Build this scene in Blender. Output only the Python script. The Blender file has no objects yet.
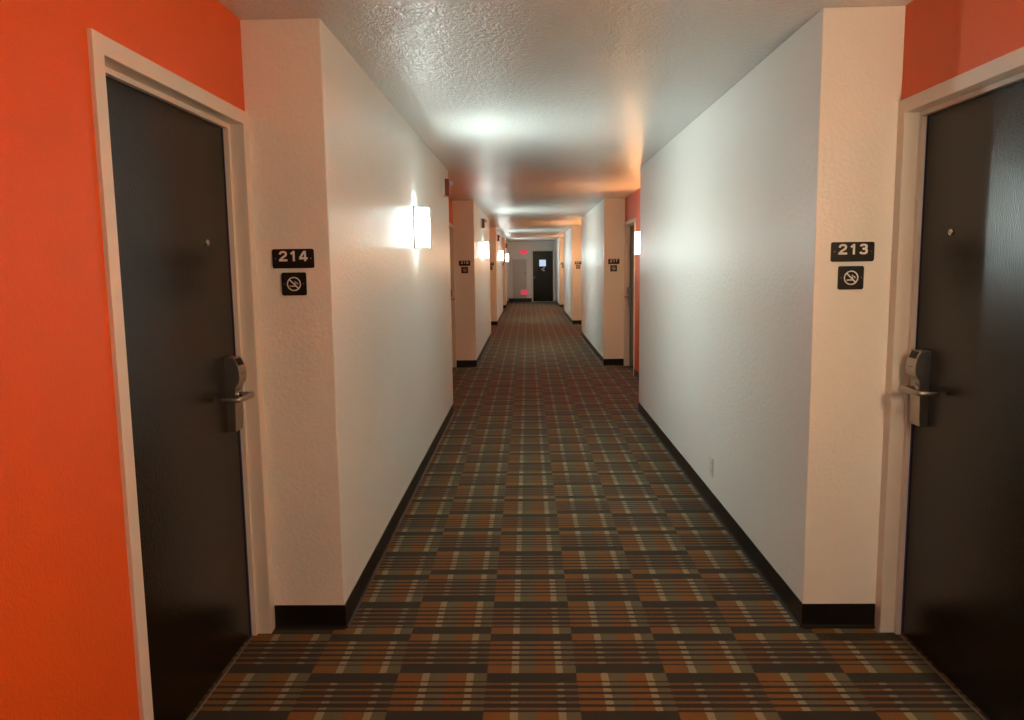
import bpy, bmesh, math, random
from mathutils import Vector, Matrix

random.seed(3)
scene = bpy.context.scene
COL = scene.collection

# ------------------------------------------------------------------ layout (metres)
H = 2.4266                      # ceiling height
CAM_H = 1.4897
XL, XR = -0.7733, 1.1097        # faces of the wall projections
WL, WR = -1.078, 1.412          # orange alcove walls
FL, FR = -1.066, 1.402          # faces of the door frames
YB = -5.0                       # wall behind the camera
YE = 29.65                      # end wall
# projections: (start, end) along the corridor
BUMPS_L = [(-5.0, -0.53), (2.864, 7.32), (10.69, 15.15), (18.19, 22.60), (25.56, 26.95), (28.5, YE)]
BUMPS_R = [(-5.0, -0.53), (2.864, 7.29), (10.686, 15.15), (18.19, 22.60), (25.56, YE)]
PIERS = [2.864, 10.69, 18.19, 25.56]       # faces that carry the room numbers

# ------------------------------------------------------------------ materials
def new_mat(name):
    m = bpy.data.materials.new(name)
    m.use_nodes = True
    nt = m.node_tree
    return m, nt, nt.nodes['Principled BSDF']

def math_node(nt, op, a, b=None, c=None, clamp=False):
    n = nt.nodes.new('ShaderNodeMath'); n.operation = op; n.use_clamp = clamp
    for i, v in enumerate((a, b, c)):
        if v is None: continue
        if isinstance(v, (int, float)): n.inputs[i].default_value = v
        else: nt.links.new(v, n.inputs[i])
    return n.outputs[0]

def mix_col(nt, fac, a, b, blend='MIX'):
    n = nt.nodes.new('ShaderNodeMix'); n.data_type = 'RGBA'; n.blend_type = blend
    for sock, v in ((n.inputs[0], fac), (n.inputs[6], a), (n.inputs[7], b)):
        if isinstance(v, (int, float)): sock.default_value = v
        elif isinstance(v, tuple): sock.default_value = (*v, 1)
        else: nt.links.new(v, sock)
    return n.outputs[2]

def position(nt):
    return nt.nodes.new('ShaderNodeNewGeometry').outputs['Position']

def noise(nt, vec, scale, detail=3, rough=0.5):
    n = nt.nodes.new('ShaderNodeTexNoise')
    n.inputs['Scale'].default_value = scale
    n.inputs['Detail'].default_value = detail
    n.inputs['Roughness'].default_value = rough
    nt.links.new(vec, n.inputs['Vector'])
    return n.outputs['Fac']

def bump(nt, bsdf, height, dist, strength=1.0):
    b = nt.nodes.new('ShaderNodeBump')
    b.inputs['Strength'].default_value = strength
    b.inputs['Distance'].default_value = dist
    nt.links.new(height, b.inputs['Height'])
    nt.links.new(b.outputs[0], bsdf.inputs['Normal'])

def plain(name, col, rough=0.5, metal=0.0, spec=0.5, coat=0.0):
    m, nt, b = new_mat(name)
    b.inputs['Base Color'].default_value = (*col, 1)
    b.inputs['Roughness'].default_value = rough
    b.inputs['Metallic'].default_value = metal
    b.inputs['Specular IOR Level'].default_value = spec
    b.inputs['Coat Weight'].default_value = coat
    return m

def painted(name, col, rough, peel_scale, peel_dist, spec=0.5, mottle=0.04, blobs=False):
    """Rolled or sprayed paint with an orange-peel skin."""
    m, nt, b = new_mat(name)
    p = position(nt)
    big = noise(nt, p, 1.6, 4)
    v = math_node(nt, 'MULTIPLY_ADD', big, mottle * 2, 1.0 - mottle)
    hsv = nt.nodes.new('ShaderNodeHueSaturation')
    hsv.inputs['Color'].default_value = (*col, 1)
    nt.links.new(v, hsv.inputs['Value'])
    nt.links.new(hsv.outputs[0], b.inputs['Base Color'])
    b.inputs['Roughness'].default_value = rough
    b.inputs['Specular IOR Level'].default_value = spec
    n = noise(nt, p, peel_scale, 2, 0.55)
    if blobs:                                            # knocked-down splatter
        n = math_node(nt, 'SMOOTH_MIN', n, 0.56, 0.08)
        n = math_node(nt, 'ADD', n, math_node(nt, 'MULTIPLY', noise(nt, p, peel_scale * 0.35, 2), 0.8))
    bump(nt, b, n, peel_dist)
    return m

M = {}
M['white'] = painted('off white wall paint', (0.815, 0.80, 0.755), 0.33, 60, 0.0024, 0.42)
M['ceiling'] = painted('textured ceiling paint', (0.72, 0.71, 0.68), 0.27, 105, 0.0060, 0.62, blobs=True)
M['orange'] = painted('orange wall paint', (0.745, 0.112, 0.012), 0.42, 120, 0.0016, 0.4)
M['trim'] = painted('cream trim paint', (0.72, 0.67, 0.60), 0.32, 160, 0.0006, 0.5, 0.02)
M['taupe'] = painted('taupe paint', (0.56, 0.50, 0.44), 0.45, 120, 0.0006, 0.4, 0.02)
M['base'] = plain('black vinyl', (0.008, 0.006, 0.005), 0.34, 0, 0.35)
M['steel'] = plain('satin nickel', (0.40, 0.36, 0.32), 0.33, 1.0)
M['steel_dark'] = plain('dark satin nickel', (0.22, 0.19, 0.17), 0.38, 1.0)
M['black'] = plain('black plastic', (0.006, 0.005, 0.005), 0.5, 0, 0.2)
M['sign_black'] = plain('black sign plastic', (0.010, 0.007, 0.005), 0.45, 0, 0.25)
M['sign_white'] = plain('white sign lettering', (0.78, 0.75, 0.70), 0.5)
M['brass'] = plain('pale metal', (0.62, 0.56, 0.48), 0.25, 1.0)
M['red'] = plain('red alarm plastic', (0.28, 0.026, 0.016), 0.35)
M['ivory'] = plain('ivory plastic', (0.72, 0.68, 0.58), 0.4)
M['gasket'] = plain('blue seal', (0.030, 0.032, 0.16), 0.5)
M['plate'] = plain('grey metal back plate', (0.30, 0.29, 0.27), 0.4, 0.6)
M['lens'] = plain('clear strobe lens', (0.45, 0.36, 0.33), 0.12, 0, 0.5, 0.6)
M['binding'] = plain('tan carpet binding', (0.15, 0.125, 0.085), 0.8)
M['white_metal'] = plain('white enamel', (0.78, 0.77, 0.74), 0.4)

def door_mat():
    m, nt, b = new_mat('dark brown door')
    p = position(nt)
    mp = nt.nodes.new('ShaderNodeMapping'); mp.inputs['Scale'].default_value = (14, 14, 1.1)
    nt.links.new(p, mp.inputs['Vector'])
    g = noise(nt, mp.outputs[0], 9, 6, 0.65)
    c = mix_col(nt, g, (0.0070, 0.0036, 0.0012), (0.0135, 0.0076, 0.0026))
    nt.links.new(c, b.inputs['Base Color'])
    b.inputs['Roughness'].default_value = 0.20
    b.inputs['Specular IOR Level'].default_value = 0.34
    bump(nt, b, noise(nt, p, 200, 2), 0.0009)
    return m
M['door'] = door_mat()

def carpet_mat():
    m, nt, b = new_mat('striped block carpet')
    sep = nt.nodes.new('ShaderNodeSeparateXYZ'); p = position(nt)
    nt.links.new(p, sep.inputs[0])
    # slightly ragged edges of the tufts
    wob = math_node(nt, 'MULTIPLY', math_node(nt, 'SUBTRACT', noise(nt, p, 170, 2), 0.5), 0.010)
    x = math_node(nt, 'ADD', sep.outputs[0], wob)
    y = math_node(nt, 'ADD', sep.outputs[1], math_node(nt, 'MULTIPLY', wob, 0.7))
    u = math_node(nt, 'DIVIDE', math_node(nt, 'ADD', x, 0.490 + 0.326 * 20), 0.326)
    v = math_node(nt, 'DIVIDE', math_node(nt, 'SUBTRACT', y, 2.473 - 0.2875 * 40), 0.2875)
    col = math_node(nt, 'FLOOR', u); fu = math_node(nt, 'FRACT', u)
    row = math_node(nt, 'FLOOR', v); fv = math_node(nt, 'FRACT', v)
    colpar = math_node(nt, 'MODULO', col, 2.0)
    par = math_node(nt, 'MODULO', math_node(nt, 'ADD', math_node(nt, 'ADD', col, row), 0.0), 2.0)
    par = math_node(nt, 'ROUND', par)                    # 0 = heavy dark lines, 1 = light lines
    ramp = nt.nodes.new('ShaderNodeValToRGB'); ramp.color_ramp.interpolation = 'CONSTANT'
    ORANGE = (0.185, 0.074, 0.008, 1); CREAM = (0.275, 0.230, 0.130, 1); OLIVE = (0.115, 0.096, 0.047, 1)
    cr = ramp.color_ramp
    cr.elements[0].position = 0.0; cr.elements[0].color = ORANGE
    cr.elements[1].position = 0.27; cr.elements[1].color = CREAM
    for pos, c in ((0.355, OLIVE), (0.55, ORANGE), (0.77, CREAM), (0.85, OLIVE)):
        e = cr.elements.new(pos); e.color = c
    nt.links.new(fu, ramp.inputs[0])
    strip = ramp.outputs[0]
    DARK = (0.023, 0.018, 0.009)
    LINE = (0.026, 0.012, 0.005)
    # near slot / far slot
    s1 = math_node(nt, 'LESS_THAN', fv, 0.18)
    s2 = math_node(nt, 'MULTIPLY', math_node(nt, 'LESS_THAN', fv, 0.36), math_node(nt, 'SUBTRACT', 1.0, s1))
    band = math_node(nt, 'ADD', math_node(nt, 'MULTIPLY', s1, colpar),
                     math_node(nt, 'MULTIPLY', s2, math_node(nt, 'SUBTRACT', 1.0, colpar)))
    inlines = math_node(nt, 'GREATER_THAN', fv, 0.36)
    t = math_node(nt, 'DIVIDE', math_node(nt, 'SUBTRACT', fv, 0.36), 0.64)
    d = math_node(nt, 'ABSOLUTE', math_node(nt, 'SUBTRACT', math_node(nt, 'FRACT', math_node(nt, 'MULTIPLY_ADD', t, 5.0, 0.5)), 0.5))
    thr = math_node(nt, 'MULTIPLY_ADD', par, -0.11, 0.315)
    line = math_node(nt, 'MULTIPLY', math_node(nt, 'LESS_THAN', d, thr), inlines)
    heavy = math_node(nt, 'MULTIPLY', inlines, math_node(nt, 'SUBTRACT', 1.0, par))
    c = mix_col(nt, math_node(nt, 'MULTIPLY', heavy, 0.30), strip, (0.085, 0.046, 0.020))
    c = mix_col(nt, line, c, LINE)
    c = mix_col(nt, band, c, DARK)
    fz = noise(nt, p, 420, 2)
    wear = noise(nt, p, 2.2, 4)
    val = math_node(nt, 'ADD', math_node(nt, 'MULTIPLY_ADD', fz, 0.7, 0.55), math_node(nt, 'MULTIPLY', wear, 0.2))
    hsv = nt.nodes.new('ShaderNodeHueSaturation')
    nt.links.new(c, hsv.inputs['Color']); nt.links.new(val, hsv.inputs['Value'])
    nt.links.new(hsv.outputs[0], b.inputs['Base Color'])
    b.inputs['Roughness'].default_value = 0.95
    b.inputs['Specular IOR Level'].default_value = 0.15
    b.inputs['Sheen Weight'].default_value = 0.12
    bump(nt, b, fz, 0.004, 0.6)
    return m
M['carpet'] = carpet_mat()

def glow(name, col, strength, base=(0.8, 0.8, 0.8)):
    m, nt, b = new_mat(name)
    b.inputs['Base Color'].default_value = (*base, 1)
    b.inputs['Roughness'].default_value = 0.4
    b.inputs['Emission Color'].default_value = (*col, 1)
    b.inputs['Emission Strength'].default_value = strength
    return m
COOL = (0.81, 0.98, 0.95)
WARM = (1.0, 0.72, 0.43)
AMBER = (1.0, 0.53, 0.21)
# (front of the shade, its side walls set dimmer to cut wall glare, bulb)
LAMP = {'cool': (COOL, 25.0, 1.8, 1.2), 'warm': (WARM, 15.5, 15.0, 15.0), 'amber': (AMBER, 8.5, 4.5, 17.0), 'amber_bright': (AMBER, 14.0, 13.0, 14.0)}
for t, (c, f, sd, b) in LAMP.items():
    M['glow_' + t] = glow(t + ' lamp shade front', c, f)
    M['side_' + t] = glow(t + ' lamp shade side', c, sd)
    M['bulb_' + t] = glow(t + ' bulb', c, b)
M['exit_face'] = glow('lit red sign face', (1.0, 0.08, 0.15), 0.062, (0.35, 0.05, 0.06))
M['exit_letter'] = glow('lit red sign letters', (0.75, 0.015, 0.05), 0.06, (0.30, 0.01, 0.02))
M['pane'] = glow('daylit door pane', (0.56, 0.76, 1.0), 0.075)

# ------------------------------------------------------------------ mesh helpers
class MB:
    """Collects shapes and links them as one mesh object."""
    def __init__(self): self.bm = bmesh.new()

    def box(self, a, b, bev=0.0, seg=2, mat=0):
        lo = Vector([min(p, q) for p, q in zip(a, b)]); hi = Vector([max(p, q) for p, q in zip(a, b)])
        r = bmesh.ops.create_cube(self.bm, size=1.0)
        for v in r['verts']:
            v.co = Vector([lo[i] + (v.co[i] + 0.5) * (hi[i] - lo[i]) for i in range(3)])
        fs = {f for v in r['verts'] for f in v.link_faces}
        for f in fs: f.material_index = mat
        if bev:
            es = list({e for v in r['verts'] for e in v.link_edges})
            g = bmesh.ops.bevel(self.bm, geom=es, offset=bev, segments=seg, affect='EDGES', profile=0.5)
            for f in g['faces']: f.material_index = mat
        return self

    def prism(self, pts, dirv, smooth=False, mat=0):
        """Closed 3-D polygon extruded along dirv."""
        vs = [self.bm.verts.new(p) for p in pts]
        ws = [self.bm.verts.new(Vector(p) + Vector(dirv)) for p in pts]
        n = len(vs); fs = []
        for i in range(n):
            f = self.bm.faces.new((vs[i], vs[(i + 1) % n], ws[(i + 1) % n], ws[i])); f.smooth = smooth; fs.append(f)
        fs.append(self.bm.faces.new(vs)); fs.append(self.bm.faces.new(list(reversed(ws))))
        for f in fs: f.material_index = mat
        return self

    def tube(self, path, ra, rb=None, seg=16, smooth=True, up=(0, 0, 1)):
        """Elliptical section swept along a path; ra sideways, rb along up."""
        rb = rb or ra
        path = [Vector(p) for p in path]; rings = []
        for i, p in enumerate(path):
            t = (path[min(i + 1, len(path) - 1)] - path[max(i - 1, 0)]).normalized()
            upv = Vector(up)
            if abs(t.dot(upv)) > 0.95: upv = Vector((0, 1, 0))
            s = t.cross(upv).normalized(); w = s.cross(t).normalized()
            a = ra[i] if isinstance(ra, (list, tuple)) else ra
            b_ = rb[i] if isinstance(rb, (list, tuple)) else rb
            rings.append([self.bm.verts.new(p + s * a * math.cos(k * 2 * math.pi / seg) + w * b_ * math.sin(k * 2 * math.pi / seg)) for k in range(seg)])
        for A, B in zip(rings, rings[1:]):
            for k in range(seg):
                f = self.bm.faces.new((A[k], A[(k + 1) % seg], B[(k + 1) % seg], B[k])); f.smooth = smooth
        self.bm.faces.new(list(reversed(rings[0]))); self.bm.faces.new(rings[-1])
        return self

    def ribbon(self, pts, width, xf, depth, closed=False):
        """Flat stroke through 2-D points, mitred, given a small thickness; xf maps (x, y, d) to space."""
        pts = [Vector(p) for p in pts]; n = len(pts); L, R = [], []
        for i in range(n):
            if closed: a, c = pts[i - 1], pts[(i + 1) % n]
            else: a, c = pts[max(i - 1, 0)], pts[min(i + 1, n - 1)]
            d1 = (pts[i] - a) if (pts[i] - a).length > 1e-9 else (c - pts[i])
            d2 = (c - pts[i]) if (c - pts[i]).length > 1e-9 else d1
            d1, d2 = d1.normalized(), d2.normalized()
            n1, n2 = Vector((-d1.y, d1.x)), Vector((-d2.y, d2.x))
            m = (n1 + n2).normalized(); k = min(1 / max(m.dot(n1), 0.35), 2.2)
            L.append(pts[i] + m * width / 2 * k); R.append(pts[i] - m * width / 2 * k)
        mk = lambda p, d: self.bm.verts.new(xf(p.x, p.y, d))
        top = [(mk(l, depth), mk(r, depth)) for l, r in zip(L, R)]
        bot = [(mk(l, 0), mk(r, 0)) for l, r in zip(L, R)]
        rng = range(n) if closed else range(n - 1)
        for i in rng:
            j = (i + 1) % n
            self.bm.faces.new((top[i][0], top[i][1], top[j][1], top[j][0]))
            self.bm.faces.new((top[i][0], top[j][0], bot[j][0], bot[i][0]))
            self.bm.faces.new((top[i][1], bot[i][1], bot[j][1], top[j][1]))
        if not closed:
            for i in (0, n - 1):
                self.bm.faces.new((top[i][0], bot[i][0], bot[i][1], top[i][1]))
        return self

    def build(self, name, mat, parent=None, loc=None):
        me = bpy.data.meshes.new(name)
        bmesh.ops.recalc_face_normals(self.bm, faces=self.bm.faces)
        self.bm.to_mesh(me); self.bm.free()
        for m in (mat if isinstance(mat, (list, tuple)) else [mat]): me.materials.append(m)
        o = bpy.data.objects.new(name, me); COL.objects.link(o)
        if parent is not None: o.parent = parent
        if loc is not None: o.location = loc
        return o

def empty(name, loc):
    o = bpy.data.objects.new(name, None); o.empty_display_size = 0.1
    o.location = loc; COL.objects.link(o); return o

def tag(o, label=None, cat=None, group=None, kind=None):
    for k, v in (('label', label), ('category', cat), ('group', group), ('kind', kind)):
        if v: o[k] = v
    return o

def structure(o, label, cat): return tag(o, label, cat, None, 'structure')

def copy_tree(o, parent=None):
    c = o.copy(); COL.objects.link(c)
    if parent is not None: c.parent = parent
    for ch in [k for k in bpy.data.objects if k.parent is o]: copy_tree(ch, c)
    return c

# ------------------------------------------------------------------ setting
structure(MB().box((-1.32, YB - 0.12, -0.10), (1.66, YE + 0.12, 0.0)).build('floor', M['carpet']),
          'dark carpet of orange, cream and olive striped blocks running down the corridor', 'floor')
structure(MB().box((-1.32, YB - 0.12, H), (1.66, YE + 0.12, H + 0.10)).build('ceiling', M['ceiling']),
          'off white textured ceiling with glossy speckle over the corridor', 'ceiling')

ORD = ['behind the camera', 'beside room 214', 'beyond the first left alcove', 'beyond the second left alcove',
       'beyond the third left alcove', 'against the end wall']
for i, (a, b) in enumerate(BUMPS_L):
    structure(MB().box((-1.32, a, 0), (XL, b, H), 0.004 if a > 0 else 0).build('wall_left', M['white']),
              'off white left wall projection ' + ORD[i], 'wall')
for i, (a, b) in enumerate(BUMPS_R):
    structure(MB().box((XR, a, 0), (1.66, b, H), 0.004 if a > 0 else 0).build('wall_right', M['white']),
              'off white right wall projection ' + ORD[i].replace('left', 'right').replace('214', '213'), 'wall')

DW, DH, FW = 0.914, 2.032, 0.05
OPEN = DW + 2 * FW - 0.006
ORANGE_WORDS = ['nearest alcove', 'second alcove', 'third alcove', 'fourth alcove', 'small last alcove']
def orange_wall(side, a, b, has_door, words):
    x0 = WL if side < 0 else WR
    x1 = -1.32 if side < 0 else 1.66
    m = MB()
    if has_door:
        m.box((x0, a, 0), (x1, b - OPEN, H)); m.box((x0, b - OPEN, DH + FW - 0.003), (x1, b, H))
    else:
        m.box((x0, a, 0), (x1, b, H))
    structure(m.build('wall_left' if side < 0 else 'wall_right', M['orange']),
              'orange painted %s wall of the %s' % ('left' if side < 0 else 'right', words), 'wall')
for side, bumps in ((-1, BUMPS_L), (1, BUMPS_R)):
    for i in range(len(bumps) - 1):
        a, b = bumps[i][1], bumps[i + 1][0]
        orange_wall(side, a, b, i < 4, ORANGE_WORDS[i])

structure(MB().box((-1.32, YB - 0.12, 0), (1.66, YB, H)).build('wall_back', M['white']), 'plain off white wall closing the corridor behind the camera', 'wall')
DE0, DE1 = 0.217, 1.022                  # end door opening
m = MB()
m.box((-1.32, YE, 0), (DE0 - 0.05, YE + 0.12, H)); m.box((DE0 - 0.05, YE, DH + 0.05), (DE1 + 0.05, YE + 0.12, H)); m.box((DE1 + 0.05, YE, 0), (1.66, YE + 0.12, H))
structure(m.build('wall_end', M['white']), 'off white end wall around the dark far door', 'wall')

# ------------------------------------------------------------------ cove baseboards
def base_run(m, p, q, nrm, zt=0.100):
    """Vinyl cove base from p to q (floor points on the wall) with outward normal nrm."""
    p, q, n = Vector(p), Vector(q), Vector(nrm)
    prof = [(0.0, 0.0), (0.0, zt), (0.0022, zt), (0.0035, zt - 0.003), (0.0038, 0.022), (0.0050, 0.012), (0.0085, 0.005), (0.0140, 0.0016), (0.0142, 0.0)]
    m.prism([p + n * a + Vector((0, 0, z)) for a, z in prof], q - p)
for side, bumps, X, W in ((-1, BUMPS_L, XL, WL), (1, BUMPS_R, XR, WR)):
    m = MB(); s = -side
    for i, (a, b) in enumerate(bumps):
        e = 0.0035 if a > 0 else 0
        base_run(m, (X, a - e, 0), (X, b, 0), (s, 0, 0))
        if i > 0:
            inner = (FL + 0.001 if side < 0 else FR - 0.001) if a < 28 else W
            base_run(m, (X - 0.0038 * side, a, 0), (inner, a, 0), (0, -1, 0))
        if i < len(bumps) - 1:
            c = bumps[i + 1][0]
            base_run(m, (X, b, 0), (W, b, 0), (0, 1, 0))
            base_run(m, (W, b, 0), (W, c - (OPEN + 0.002 if i < 4 else 0), 0), (s, 0, 0))
    nm = 'baseboard_left' if side < 0 else 'baseboard_right'
    structure(m.build(nm, M['base']), 'black vinyl cove baseboard along the %s walls' % ('left' if side < 0 else 'right'), 'baseboard')
m = MB(); base_run(m, (XL, YE, 0), (DE0 - 0.052, YE, 0), (0, -1, 0), 0.15)
structure(m.build('baseboard_end', M['base']), 'black vinyl baseboard under the taupe panel on the end wall', 'baseboard')

# ------------------------------------------------------------------ guest room doors
def make_door(side, name):
    """Origin on the floor at the far corner of the frame face; d runs towards the camera, n out into the corridor."""
    root = empty(name, (0, 0, 0))
    P = lambda n, d, z: Vector((-side * n, -d, z))
    # steel frame: two jambs and a head with return, stop and rabbet
    fr = MB()
    pr = [(-0.012, 0.0), (-0.001, 0.0), (0.0, 0.001), (0.0, FW - 0.002), (-0.002, FW), (-0.054, FW), (-0.0555, FW + 0.0015),
          (-0.056, FW + 0.016), (-0.0745, FW + 0.016), (-0.0745, FW + 0.002), (-0.150, FW + 0.002), (-0.150, 0.003), (-0.012, 0.003)]
    fr.prism([P(n, d, 0.002) for n, d in pr], (0, 0, DH + FW - 0.002))
    tot = DW + 2 * FW
    fr.prism([P(n, tot - d, 0.002) for n, d in pr], (0, 0, DH + FW - 0.002))
    hd = [(n - 0.0002, DH + FW - d) for n, d in pr]
    fr.prism([P(n, FW * 0.5, z) for n, z in hd], P(0, tot - FW, 0))
    fr.build('door_frame', M['trim'], root)
    # leaf
    z0, z1 = 0.010, DH - 0.003
    d0, d1 = FW + 0.004, FW + DW - 0.004
    N = -0.0775
    leaf = MB().box(P(N, d0, z0), P(N - 0.045, d1, z1), 0.0015, 1).build('door_leaf', M['door'], root)
    # seal along the lock side and the head
    ga = MB(); ga.box(P(N + 0.0002, d0 + 0.002, z0), P(-0.0743, FW + 0.0225, 1.0)); ga.box(P(N + 0.0002, d0 + 0.002, 1.0), P(-0.0743, FW + 0.0172, z1))
    tag(ga.build('door_seal', M['gasket'], root), 'thin dark blue seal strip')
    # tan binding strip where the carpet meets the leaf
    MB().box(P(-0.0735, FW + 0.017, 0), P(-0.0650, FW + DW - 0.017, 0.004), 0.0012, 1).build('threshold', M['binding'], root)
    # peephole
    pz, pd = 1.584, 0.2565
    ring = MB()
    prof = [(0.0, 0.0115), (0.0035, 0.0115), (0.0052, 0.0095), (0.0052, 0.0062), (0.0030, 0.0052)]
    rings = []
    for n, r in prof:
        rings.append([ring.bm.verts.new(P(N + n, pd + r * math.cos(k * math.pi / 10), pz + r * math.sin(k * math.pi / 10))) for k in range(20)])
    for A, B in zip(rings, rings[1:]):
        for k in range(20): ring.bm.faces.new((A[k], A[(k + 1) % 20], B[(k + 1) % 20], B[k])).smooth = True
    ring.bm.faces.new(rings[-1])
    tag(ring.build('peephole', M['brass'], leaf), 'round pale metal peephole')
    # lock body: side profile (n, z) extruded across its width
    la, lb = 0.100, 0.172
    prof = [(0, 0.872), (0.026, 0.872), (0.029, 0.875), (0.031, 0.900), (0.033, 0.985), (0.034, 1.032), (0.0365, 1.044), (0.0430, 1.052),
            (0.0505, 1.062), (0.0540, 1.076), (0.0545, 1.092), (0.0530, 1.108), (0.0495, 1.124), (0.0440, 1.139), (0.0370, 1.151), (0.0310, 1.156), (0, 1.157)]
    lk = MB(); lk.prism([P(N + n, la, z) for n, z in prof], P(0, lb - la, 0))
    es = [e for e in lk.bm.edges if abs(abs(e.verts[0].co.y) - abs(e.verts[1].co.y)) < 1e-6 and max(abs(e.verts[0].co.x), abs(e.verts[1].co.x)) > 0 and
          not (abs(e.verts[0].co.x - P(N, 0, 0).x) < 1e-5 and abs(e.verts[1].co.x - P(N, 0, 0).x) < 1e-5)]
    bmesh.ops.bevel(lk.bm, geom=es, offset=0.0015, segments=2, affect='EDGES')
    lock = tag(lk.build('lock', M['steel'], root), 'tall satin nickel key card lock')
    # card slot on the upper slope
    sl = MB(); sl.prism([P(N + n, la + 0.012, z) for n, z in ((0.0500, 1.1265), (0.0512, 1.1268), (0.0383, 1.1520), (0.0365, 1.1500))], P(0, lb - la - 0.024, 0))
    tag(sl.build('card_slot', M['black'], lock), 'black key card slot')
    sm = MB(); sm.box(P(N + 0.0525, la + 0.020, 1.0925), P(N + 0.0549, lb - 0.020, 1.0965)); sm.build('indicator', M['steel_dark'], lock)
    # lever: rose, spindle and a blade that runs back over the door
    hd_, hz = 0.136, 1.012
    lv = MB()
    lv.tube([P(N + 0.030, hd_, hz), P(N + 0.041, hd_, hz)], 0.021, seg=24)
    lv.tube([P(N + 0.038, hd_, hz), P(N + 0.090, hd_, hz)], 0.0105, seg=18)
    path = [(0.087, -0.012), (0.089, -0.004), (0.089, 0.010), (0.088, 0.050), (0.086, 0.090), (0.085, 0.112), (0.082, 0.121), (0.074, 0.125), (0.050, 0.126), (0.024, 0.126), (0.012, 0.126)]
    lv.tube([P(N + n, hd_ + d, hz) for n, d in path], [0.004, 0.0065, 0.007, 0.0068, 0.0064, 0.0062, 0.006, 0.0058, 0.0054, 0.005, 0.004],
            [0.008, 0.0120, 0.0125, 0.0120, 0.0112, 0.0105, 0.0098, 0.0092, 0.0085, 0.008, 0.006], seg=18)
    tag(lv.build('lever', M['steel'], lock), 'satin nickel lever handle')
    return root

DOOR_LABEL = {
    (-1, 0): 'dark brown room door with card lock beside the 214 sign, set in the orange wall',
    (1, 0): 'dark brown room door with card lock beside the 213 sign',
    (-1, 1): 'dark brown door edge-on in the second left alcove, beside the 218 sign',
    (1, 1): 'dark brown door edge-on in the second right alcove, beside the 217 sign',
    (-1, 2): 'dark brown door hidden in the third left alcove, beside the 222 sign',
    (1, 2): 'dark brown door hidden in the third right alcove, beside the 221 sign',
    (-1, 3): 'dark brown door hidden in the fourth left alcove, beside the 226 sign',
    (1, 3): 'dark brown door hidden in the fourth right alcove, beside the 225 sign'}
n_door = 0
for side in (-1, 1):
    proto = None
    for i, y in enumerate(PIERS):
        n_door += 1
        if proto is None: d = proto = make_door(side, 'door_%d' % n_door)
        else:
            d = copy_tree(proto); d.name = 'door_%d' % n_door
        d.location = (FL if side < 0 else FR, y, 0)
        structure(d, DOOR_LABEL[(side, i)], 'door')

# ------------------------------------------------------------------ lettering
def ell(cx, cy, rx, ry, n=22, a0=0, a1=360):
    return [(cx + rx * math.cos(math.radians(a0 + (a1 - a0) * k / n)), cy + ry * math.sin(math.radians(a0 + (a1 - a0) * k / n))) for k in range(n + (0 if abs(a1 - a0) == 360 else 1))]
GLYPH = {   # strokes in a 0.8 x 1 box: (points, closed)
    '1': [([(0.17, 0.70), (0.40, 0.86)], 0), ([(0.46, 1.0), (0.46, 0.0)], 0)],
    '2': [([(0.11, 0.66), (0.12, 0.77), (0.20, 0.87), (0.32, 0.90), (0.50, 0.90), (0.62, 0.86), (0.68, 0.76), (0.67, 0.64), (0.60, 0.54), (0.42, 0.42), (0.22, 0.27), (0.13, 0.14)], 0), ([(0.0, 0.10), (0.80, 0.10)], 0)],
    '3': [([(0.11, 0.77), (0.16, 0.85), (0.26, 0.90), (0.52, 0.90), (0.64, 0.84), (0.67, 0.73), (0.62, 0.60), (0.50, 0.535), (0.30, 0.53)], 0),
          ([(0.30, 0.53), (0.52, 0.525), (0.65, 0.46), (0.70, 0.32), (0.66, 0.18), (0.54, 0.10), (0.26, 0.10), (0.14, 0.15), (0.09, 0.24)], 0)],
    '4': [([(0.50, 0.94), (0.12, 0.36)], 0), ([(0.0, 0.27), (0.82, 0.27)], 0), ([(0.58, 1.0), (0.58, 0.0)], 0)],
    '5': [([(0.74, 0.90), (0.20, 0.90), (0.15, 0.53), (0.30, 0.58), (0.50, 0.58), (0.64, 0.50), (0.69, 0.34), (0.64, 0.17), (0.52, 0.10), (0.26, 0.10), (0.12, 0.17), (0.08, 0.28)], 0)],
    '6': [(ell(0.40, 0.32, 0.29, 0.22), 1), ([(0.68, 0.76), (0.60, 0.87), (0.46, 0.90), (0.30, 0.86), (0.17, 0.72), (0.11, 0.50), (0.11, 0.32)], 0)],
    '7': [([(0.03, 0.90), (0.70, 0.90), (0.52, 0.58), (0.38, 0.28), (0.32, 0.0)], 0)],
    '8': [(ell(0.40, 0.73, 0.26, 0.18), 1), (ell(0.40, 0.30, 0.30, 0.21), 1)],
    'E': [([(0.12, 1.0), (0.12, 0.0)], 0), ([(0.1, 0.9), (0.72, 0.9)], 0), ([(0.1, 0.5), (0.64, 0.5)], 0), ([(0.1, 0.1), (0.72, 0.1)], 0)],
    'X': [([(0.08, 1.0), (0.72, 0.0)], 0), ([(0.72, 1.0), (0.08, 0.0)], 0)],
    'I': [([(0.40, 1.0), (0.40, 0.0)], 0)],
    'T': [([(0.02, 0.9), (0.78, 0.9)], 0), ([(0.40, 0.95), (0.40, 0.0)], 0)],
}
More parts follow.
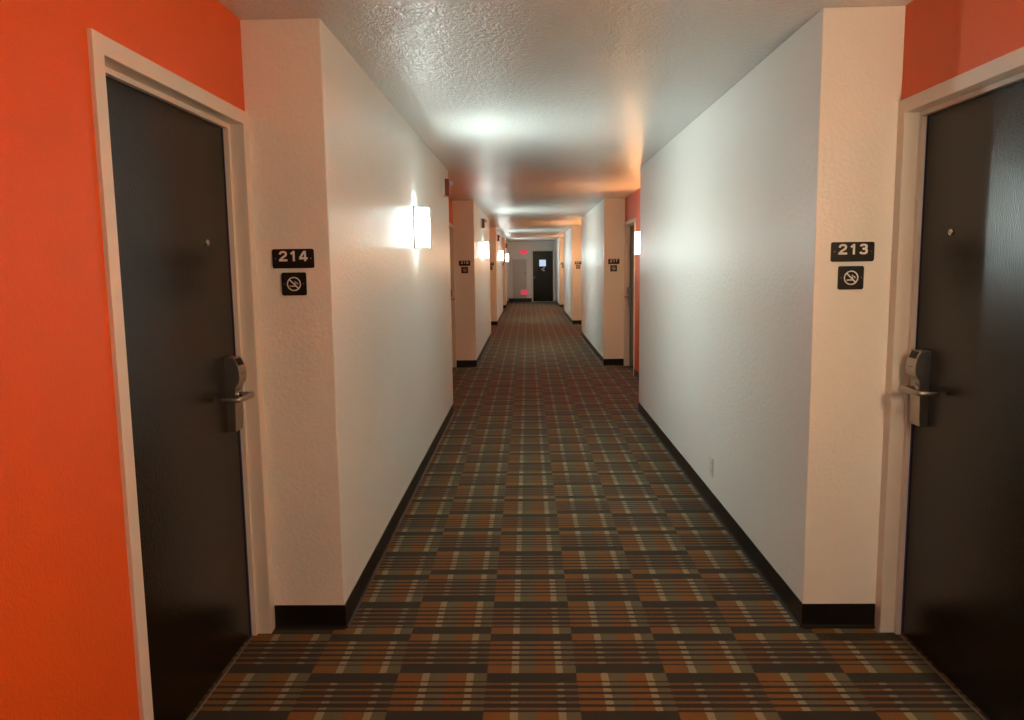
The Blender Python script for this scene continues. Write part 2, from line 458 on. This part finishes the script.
def write(text, cx, cz, hgt, adv, stroke, y, depth, wide=1.0):
    """Lettering on a plane facing -Y centred at (cx, cz)."""
    m = MB(); w = 0.8 * hgt * wide; tot = adv * (len(text) - 1) + w
    for k, ch in enumerate(text):
        x0 = cx - tot / 2 + adv * k
        for q, (pts, closed) in enumerate(GLYPH[ch]):
            sub = [Vector((px * hgt * wide, py * hgt)) for px, py in pts]
            m.ribbon(sub, stroke, lambda a, b, d, x0=x0: Vector((x0 + a, y - d, cz - hgt / 2 + b)), depth + 0.00025 * q, bool(closed))
    return m

def rounded_plate(w, h, t, r, y=0.0):
    pts = []
    for sx, sz, a0 in ((1, 1, 0), (-1, 1, 90), (-1, -1, 180), (1, -1, 270)):
        for k in range(6):
            a = math.radians(a0 + 18 * k)
            pts.append(Vector((sx * (w / 2 - r) + r * math.cos(a), y, sz * (h / 2 - r) + r * math.sin(a))))
    m = MB(); m.prism(pts, (0, -t, 0))
    es = [e for e in m.bm.edges if all(abs(v.co.y - (y - t)) < 1e-6 for v in e.verts)]
    bmesh.ops.bevel(m.bm, geom=es, offset=0.0012, segments=1, affect='EDGES')
    return m

def screws(xs, z, y):
    out = []
    for x in xs:
        m = MB(); m.tube([(x, y, z), (x, y - 0.0012, z), (x, y - 0.0020, z)], [0.0031, 0.0030, 0.0016], seg=14); out.append(m)
    return out

def number_sign(num, x, y, z, label):
    root = empty('room_number_sign', (x, y, z))
    rounded_plate(0.164, 0.075, 0.006, 0.008).build('plate', M['sign_black'], root)
    write(num, 0.001, 0.0098, 0.0400, 0.0395, 0.0080, -0.006, 0.0014, 1.02).build('digits', M['sign_white'], root)
    for s in screws((-0.0700, 0.0705), 0.0, -0.006): s.build('screw', M['brass'], root)
    return tag(root, label, 'sign', 'room number signs')

def smoke_sign(x, y, z, label):
    root = empty('no_smoking_sign', (x, y, z))
    rounded_plate(0.097, 0.090, 0.006, 0.007).build('plate', M['sign_black'], root)
    m = MB(); xf = lambda a, b, d: Vector((a, -0.006 - d, b))
    m.ribbon(ell(0, 0, 0.0255, 0.0255, 36), 0.0042, xf, 0.0014, True)
    m.ribbon([(-0.0175, 0.0175), (0.0175, -0.0175)], 0.0048, xf, 0.00135)
    m.ribbon([(-0.0165, -0.0085), (0.0065, -0.0085)], 0.0040, xf, 0.0012)        # cigarette
    m.ribbon([(0.0082, -0.0085), (0.0105, -0.0085)], 0.0040, xf, 0.0012)
    m.ribbon([(0.0145, -0.0020), (0.0150, 0.0020), (0.0120, 0.0050), (0.0080, 0.0060), (0.0040, 0.0075), (0.0035, 0.0110)], 0.0026, xf, 0.0012)
    m.ribbon([(0.0085, -0.0020), (0.0060, 0.0010), (0.0000, 0.0020), (-0.0030, 0.0045)], 0.0024, xf, 0.0012)
    m.build('no_smoking_symbol', M['sign_white'], root)
    for s in screws((-0.0385, 0.0385), 0.0, -0.006): s.build('screw', M['brass'], root)
    return tag(root, label, 'sign', 'no smoking signs')

WORDS = ['first', 'second', 'third', 'fourth']
for i, y in enumerate(PIERS):
    nl, nr = '2%02d' % (14 + 4 * i), '2%02d' % (13 + 4 * i)
    number_sign(nl, -0.9175, y, 1.5265, 'black room number plate reading %s on the %s left pier' % (nl, WORDS[i]))
    smoke_sign(-0.9185, y, 1.4275, 'square black no smoking plate under the %s room sign' % nl)
    number_sign(nr, 1.2520, y, 1.5235, 'black room number plate reading %s on the %s right pier' % (nr, WORDS[i]))
    smoke_sign(1.2490, y, 1.4240, 'square black no smoking plate under the %s room sign' % nr)

# ------------------------------------------------------------------ wall sconces
def make_sconce(side, tone):
    """Origin on the wall at the height of the lower edge, n runs into the corridor."""
    root = empty('wall_sconce', (0, 0, 0))
    P = lambda n, d, z: Vector((-side * n, d, z))
    w, h, dp = 0.165, 0.285, 0.092
    MB().box(P(0, -w / 2, 0), P(0.012, w / 2, h), 0.002, 1).build('back_plate', M['plate'], root)
    # open-topped acrylic shade: a shell with rounded front corners
    prof = [(0.0125, -w / 2 + 0.006)]
    for k in range(6):
        a = math.radians(k * 18); prof.append((dp - 0.02 + 0.02 * math.sin(a), -w / 2 + 0.026 - 0.02 * math.cos(a)))
    prof = prof + [(n, -d) for n, d in reversed(prof)]
    sh = MB(); t = 0.004
    inner = [(0.0125 if i in (0, len(prof) - 1) else n - t * 0.8, d * (1 - t / (w / 2))) for i, (n, d) in enumerate(prof)]
    z0, z1 = 0.010, h - 0.010
    R = [[sh.bm.verts.new(P(n, d, z)) for n, d in pr] for pr, z in ((prof, z0), (prof, z1), (inner, z1), (inner, z0))]
    for A, B in zip(R, R[1:] + R[:1]):
        for k in range(len(prof) - 1):
            f = sh.bm.faces.new((A[k], A[k + 1], B[k + 1], B[k]))
            f.material_index = 2 if A is not R[0] else 0 if (A is R[0] and abs(prof[k][0] - dp) < 1e-4 and abs(prof[k + 1][0] - dp) < 1e-4) else 1
    shade = tag(sh.build('shade', [M['glow_' + tone], M['side_' + tone], M['bulb_' + tone]], root), 'lit acrylic shade')
    # metal rims round the top and bottom edges
    for z in (0.004, h - 0.010):
        rm = MB(); A = [[rm.bm.verts.new(P(n + (0.002 if 0 < i < len(pr) - 1 else 0) * s, d * (1 + 0.02 * s), zz)) for i, (n, d) in enumerate(pr)]
                        for pr, zz, s in ((prof, z, 1), (prof, z + 0.006, 1), (inner, z + 0.006, -1), (inner, z, -1))]
        for a, b in zip(A, A[1:] + A[:1]):
            for k in range(len(prof) - 1): rm.bm.faces.new((a[k], a[k + 1], b[k + 1], b[k]))
        rm.build('rim', M['plate'], root)
    # bulb and holder inside
    bl = MB(); bl.tube([P(0.045, 0, 0.075), P(0.045, 0, 0.085), P(0.045, 0, 0.21), P(0.045, 0, 0.222)], [0.008, 0.016, 0.016, 0.006], seg=14)
    bl.build('bulb', M['bulb_' + tone], root)
    ho = MB(); ho.tube([P(0.045, 0, 0.035), P(0.045, 0, 0.075)], 0.013, seg=14); ho.box(P(0.012, -0.012, 0.030), P(0.058, 0.012, 0.038))
    ho.build('bulb_holder', M['white_metal'], root)
    return root

proto = None
COOLS = [(-2.75, 'wall sconce glowing cool white on the left wall behind the camera'),
         (5.085, 'wall sconce glowing cool white past the 214 sign, the largest lit shade'),
         (12.75, 'cool white wall sconce on the left wall just past the 218 sign'),
         (20.3, 'cool white wall sconce on the left wall past the 222 sign'),
         (26.25, 'smallest cool white wall sconce, on the left wall nearest the end door')]
for y, lab in COOLS:
    s = make_sconce(-1, 'cool') if proto is None else copy_tree(proto)
    proto = proto or s
    s.location = (XL, y, 1.612); tag(s, lab, 'wall lamp', 'cool white wall sconces')
proto = None
WARMS = [(1.10, 'warm white wall sconce on the orange wall before the door by sign 213'),
         (9.02, 'warm yellow wall sconce on the orange wall of the second right alcove'),
         (16.7, 'warm yellow wall sconce in the third right alcove before the 221 sign'),
         (24.1, 'warm yellow wall sconce in the fourth right alcove before the 225 sign')]
for y, lab in WARMS:
    if y < 5: s = make_sconce(1, 'warm')
    else:
        if y < 12: s = make_sconce(1, 'amber')
        else:
            s = make_sconce(1, 'amber_bright') if proto is None else copy_tree(proto)
            proto = proto or s
    s.location = (WR, y, 1.595); tag(s, lab, 'wall lamp', 'warm wall sconces in the right alcoves')

# ------------------------------------------------------------------ fire alarm strobes
def make_alarm():
    root = empty('fire_alarm_strobe', (0, 0, 0))
    MB().box((-0.001, -0.062, 0), (0.022, 0.062, 0.160), 0.004, 2).build('back_box', M['ivory'], root)
    body = MB().box((0.0222, -0.060, 0.004), (0.062, 0.060, 0.156), 0.005, 2).build('body', M['red'], root)
    g = MB()
    for k in range(5): g.box((0.0615, -0.045, 0.018 + k * 0.010), (0.0640, 0.045, 0.023 + k * 0.010))
    tag(g.build('sounder_grille', M['red'], body), 'red slotted grille')
    ln = MB(); ln.prism([(0.0622, -0.028, 0.088), (0.0622, -0.028, 0.148), (0.080, -0.020, 0.140), (0.094, -0.012, 0.128), (0.094, -0.012, 0.108), (0.080, -0.020, 0.096)], (0, 0.05, 0))
    tag(ln.build('strobe_lens', M['lens'], root), 'clear strobe lens')
    return root
proto = None
for y, z, lab in ((6.86, 2.130, 'red fire alarm strobe high on the left wall past the first lit sconce'),
                  (12.35, 2.110, 'small fire alarm strobe high on the left wall above the second sconce'),
                  (18.75, 2.100, 'small fire alarm strobe high on the left wall by the third left sconce'),
                  (25.75, 2.080, 'tiny fire alarm strobe high on the left wall by the last sconce')):
    s = make_alarm() if proto is None else copy_tree(proto)
    proto = proto or s
    s.location = (XL, y, z); tag(s, lab, 'fire alarm', 'fire alarm strobes on the left wall')

# ------------------------------------------------------------------ wall outlet
root = empty('wall_outlet', (XR, 4.355, 0.197))
tag(root, 'ivory electrical outlet plate low on the right white wall', 'outlet')
MB().box((0, -0.036, 0), (-0.0065, 0.036, 0.117), 0.0025, 2).build('cover_plate', M['ivory'], root)
for z in (0.034, 0.083):
    r = MB().tube([(-0.006, 0, z), (-0.0082, 0, z)], 0.017, 0.014, seg=18).build('receptacle', M['ivory'], root)
    h = MB(); h.box((-0.0080, -0.008, z - 0.003), (-0.0086, -0.006, z + 0.006)); h.box((-0.0080, 0.006, z - 0.003), (-0.0086, 0.008, z + 0.006)); h.build('slot', M['black'], r)
sc = MB(); sc.tube([(-0.006, 0, 0.0585), (-0.0078, 0, 0.0585)], 0.003, seg=10); sc.build('screw', M['brass'], root)

# ------------------------------------------------------------------ end of the corridor
n_door += 1
root = empty('door_%d' % n_door, (0, YE, 0))
structure(root, 'dark brown far door with a small bright window closing the corridor', 'door')
fm = MB()
for x0, x1 in ((DE0 - 0.06, DE0), (DE1, DE1 + 0.06)): fm.box((x0, -0.016, 0.002), (x1, 0.110, DH + 0.06), 0.002, 1)
fm.box((DE0 - 0.058, -0.0155, DH), (DE1 + 0.058, 0.110, DH + 0.0595), 0.002, 1)
fm.build('door_frame', M['trim'], root)
PX0, PX1, PZ0, PZ1 = 0.470, 0.744, 1.425, 1.692
lf = MB(); y0, y1 = 0.020, 0.064
lf.box((DE0 + 0.003, y0, 0.012), (PX0, y1, DH - 0.003)); lf.box((PX1, y0, 0.012), (DE1 - 0.003, y1, DH - 0.003))
lf.box((PX0, y0, 0.012), (PX1, y1, PZ0)); lf.box((PX0, y0, PZ1), (PX1, y1, DH - 0.003))
leaf = lf.build('door_leaf', M['door'], root)
MB().box((PX0 + 0.001, 0.036, PZ0 + 0.001), (PX1 - 0.001, 0.042, PZ1 - 0.001)).build('window_pane', M['pane'], leaf)
wf = MB()
for a, b in (((PX0 - 0.015, 0.012, PZ0 - 0.015), (PX0 + 0.004, 0.0198, PZ1 + 0.015)), ((PX1 - 0.004, 0.012, PZ0 - 0.015), (PX1 + 0.015, 0.0198, PZ1 + 0.015)),
             ((PX0 + 0.004, 0.012, PZ0 - 0.015), (PX1 - 0.004, 0.0198, PZ0 + 0.004)), ((PX0 + 0.004, 0.012, PZ1 - 0.004), (PX1 - 0.004, 0.0198, PZ1 + 0.015))):
    wf.box(a, b)
wf.build('window_bead', M['black'], leaf)
mk = MB(); xf = lambda a, b, d: Vector((a, 0.0199 - d, b))
mk.ribbon([(0.685, 1.385), (0.625, 1.325), (0.560, 1.290)], 0.034, xf, 0.0015)
mk.ribbon([(0.600, 1.290), (0.640, 1.255), (0.690, 1.250)], 0.034, xf, 0.0012)
tag(mk.build('pictogram', M['sign_white'], leaf), 'small white pictogram under the window')
hn = MB(); hn.tube([(DE0 + 0.055, 0.0198, 0.985), (DE0 + 0.055, 0.010, 0.985)], 0.028, seg=18, up=(0, 0, 1))
hn.tube([(DE0 + 0.055, 0.012, 0.985), (DE0 + 0.055, -0.022, 0.985), (DE0 + 0.055, -0.040, 0.985)], [0.012, 0.024, 0.016], seg=18)
hn.build('knob', M['brass'], leaf)
MB().box((DE0, -0.03, 0.0), (DE1, 0.10, 0.011), 0.003, 1).build('threshold', M['white_metal'], root)

# taupe access panel beside it
root = empty('access_panel', (-0.32, YE, 0.158))
tag(root, 'taupe flush access panel with dark latch on the end wall, left of the dark door', 'panel')
pf = MB()
for a, b in (((-0.285, -0.014, 0), (-0.262, 0, 1.56)), ((0.262, -0.014, 0), (0.285, 0, 1.56)), ((-0.262, -0.014, 1.537), (0.262, 0, 1.56)), ((-0.262, -0.014, 0), (0.262, 0, 0.020))):
    pf.box(a, b, 0.002, 1)
pf.build('panel_frame', M['taupe'], root)
pl = MB().box((-0.257, -0.010, 0.025), (0.257, -0.001, 1.532), 0.002, 1).build('panel_leaf', M['taupe'], root)
lt = MB(); lt.box((0.205, -0.022, 0.950), (0.250, -0.0102, 1.030), 0.004, 1); lt.tube([(0.228, -0.0215, 0.995), (0.228, -0.040, 0.995)], 0.014, seg=14)
tag(lt.build('latch', M['steel_dark'], pl), 'dark latch')

def exit_sign(x, z, label):
    root = empty('exit_sign', (x, YE - (0.0145 if z < 1 else 0.0005), z))
    w, h = 0.31, 0.205
    MB().box((-w / 2, 0, 0), (w / 2, -0.040, h), 0.006, 2).build('housing', M['ivory'], root)
    MB().box((-w / 2 + 0.012, -0.0395, 0.012), (w / 2 - 0.012, -0.0425, h - 0.012), 0.001, 1).build('lit_face', M['exit_face'], root)
    write('EXIT', 0, h / 2, 0.125, 0.064, 0.019, -0.0425, 0.002, 0.58).build('lettering', M['exit_letter'], root)
    return tag(root, label, 'exit sign', 'lit exit signs on the end wall')
exit_sign(-0.150, 1.905, 'glowing red EXIT sign high on the end wall above the taupe panel')
exit_sign(-0.130, 0.285, 'glowing red EXIT sign low on the end wall near the floor')

# ------------------------------------------------------------------ world, camera, output look
w = bpy.data.worlds.new('World'); scene.world = w; w.use_nodes = True
w.node_tree.nodes['Background'].inputs[0].default_value = (0.02, 0.02, 0.02, 1)
w.node_tree.nodes['Background'].inputs[1].default_value = 0.0

F, PITCH, YAW, ROLL, CY = 729.1933, 0.1158, -0.0227, -0.0133, 349.98
right = Vector((math.cos(YAW), -math.sin(YAW), 0)); fh = Vector((math.sin(YAW), math.cos(YAW), 0)); zz = Vector((0, 0, 1))
fwd = fh * math.cos(PITCH) - zz * math.sin(PITCH)
up = zz * math.cos(PITCH) + fh * math.sin(PITCH)
R = right * math.cos(ROLL) + up * math.sin(ROLL)
U = up * math.cos(ROLL) - right * math.sin(ROLL)
cam = bpy.data.cameras.new('camera'); co = bpy.data.objects.new('camera', cam); COL.objects.link(co)
mw = Matrix((R, U, -fwd)).transposed().to_4x4(); mw.translation = Vector((0, 0, CAM_H)); co.matrix_world = mw
cam.sensor_fit = 'HORIZONTAL'; cam.sensor_width = 36.0; cam.lens = F * 36.0 / 1024.0
cam.shift_y = (CY - 360.0) / 1024.0
cam.clip_start = 0.02; cam.clip_end = 100
scene.camera = co

vs = scene.view_settings
vs.view_transform = 'Standard'; vs.look = 'None'; vs.gamma = 1.0; vs.use_curve_mapping = False; vs.exposure = 3.3
scene.cycles.use_denoising = True
scene.cycles.max_bounces = 12; scene.cycles.diffuse_bounces = 8; scene.cycles.glossy_bounces = 6
scene.cycles.sample_clamp_indirect = 6.0
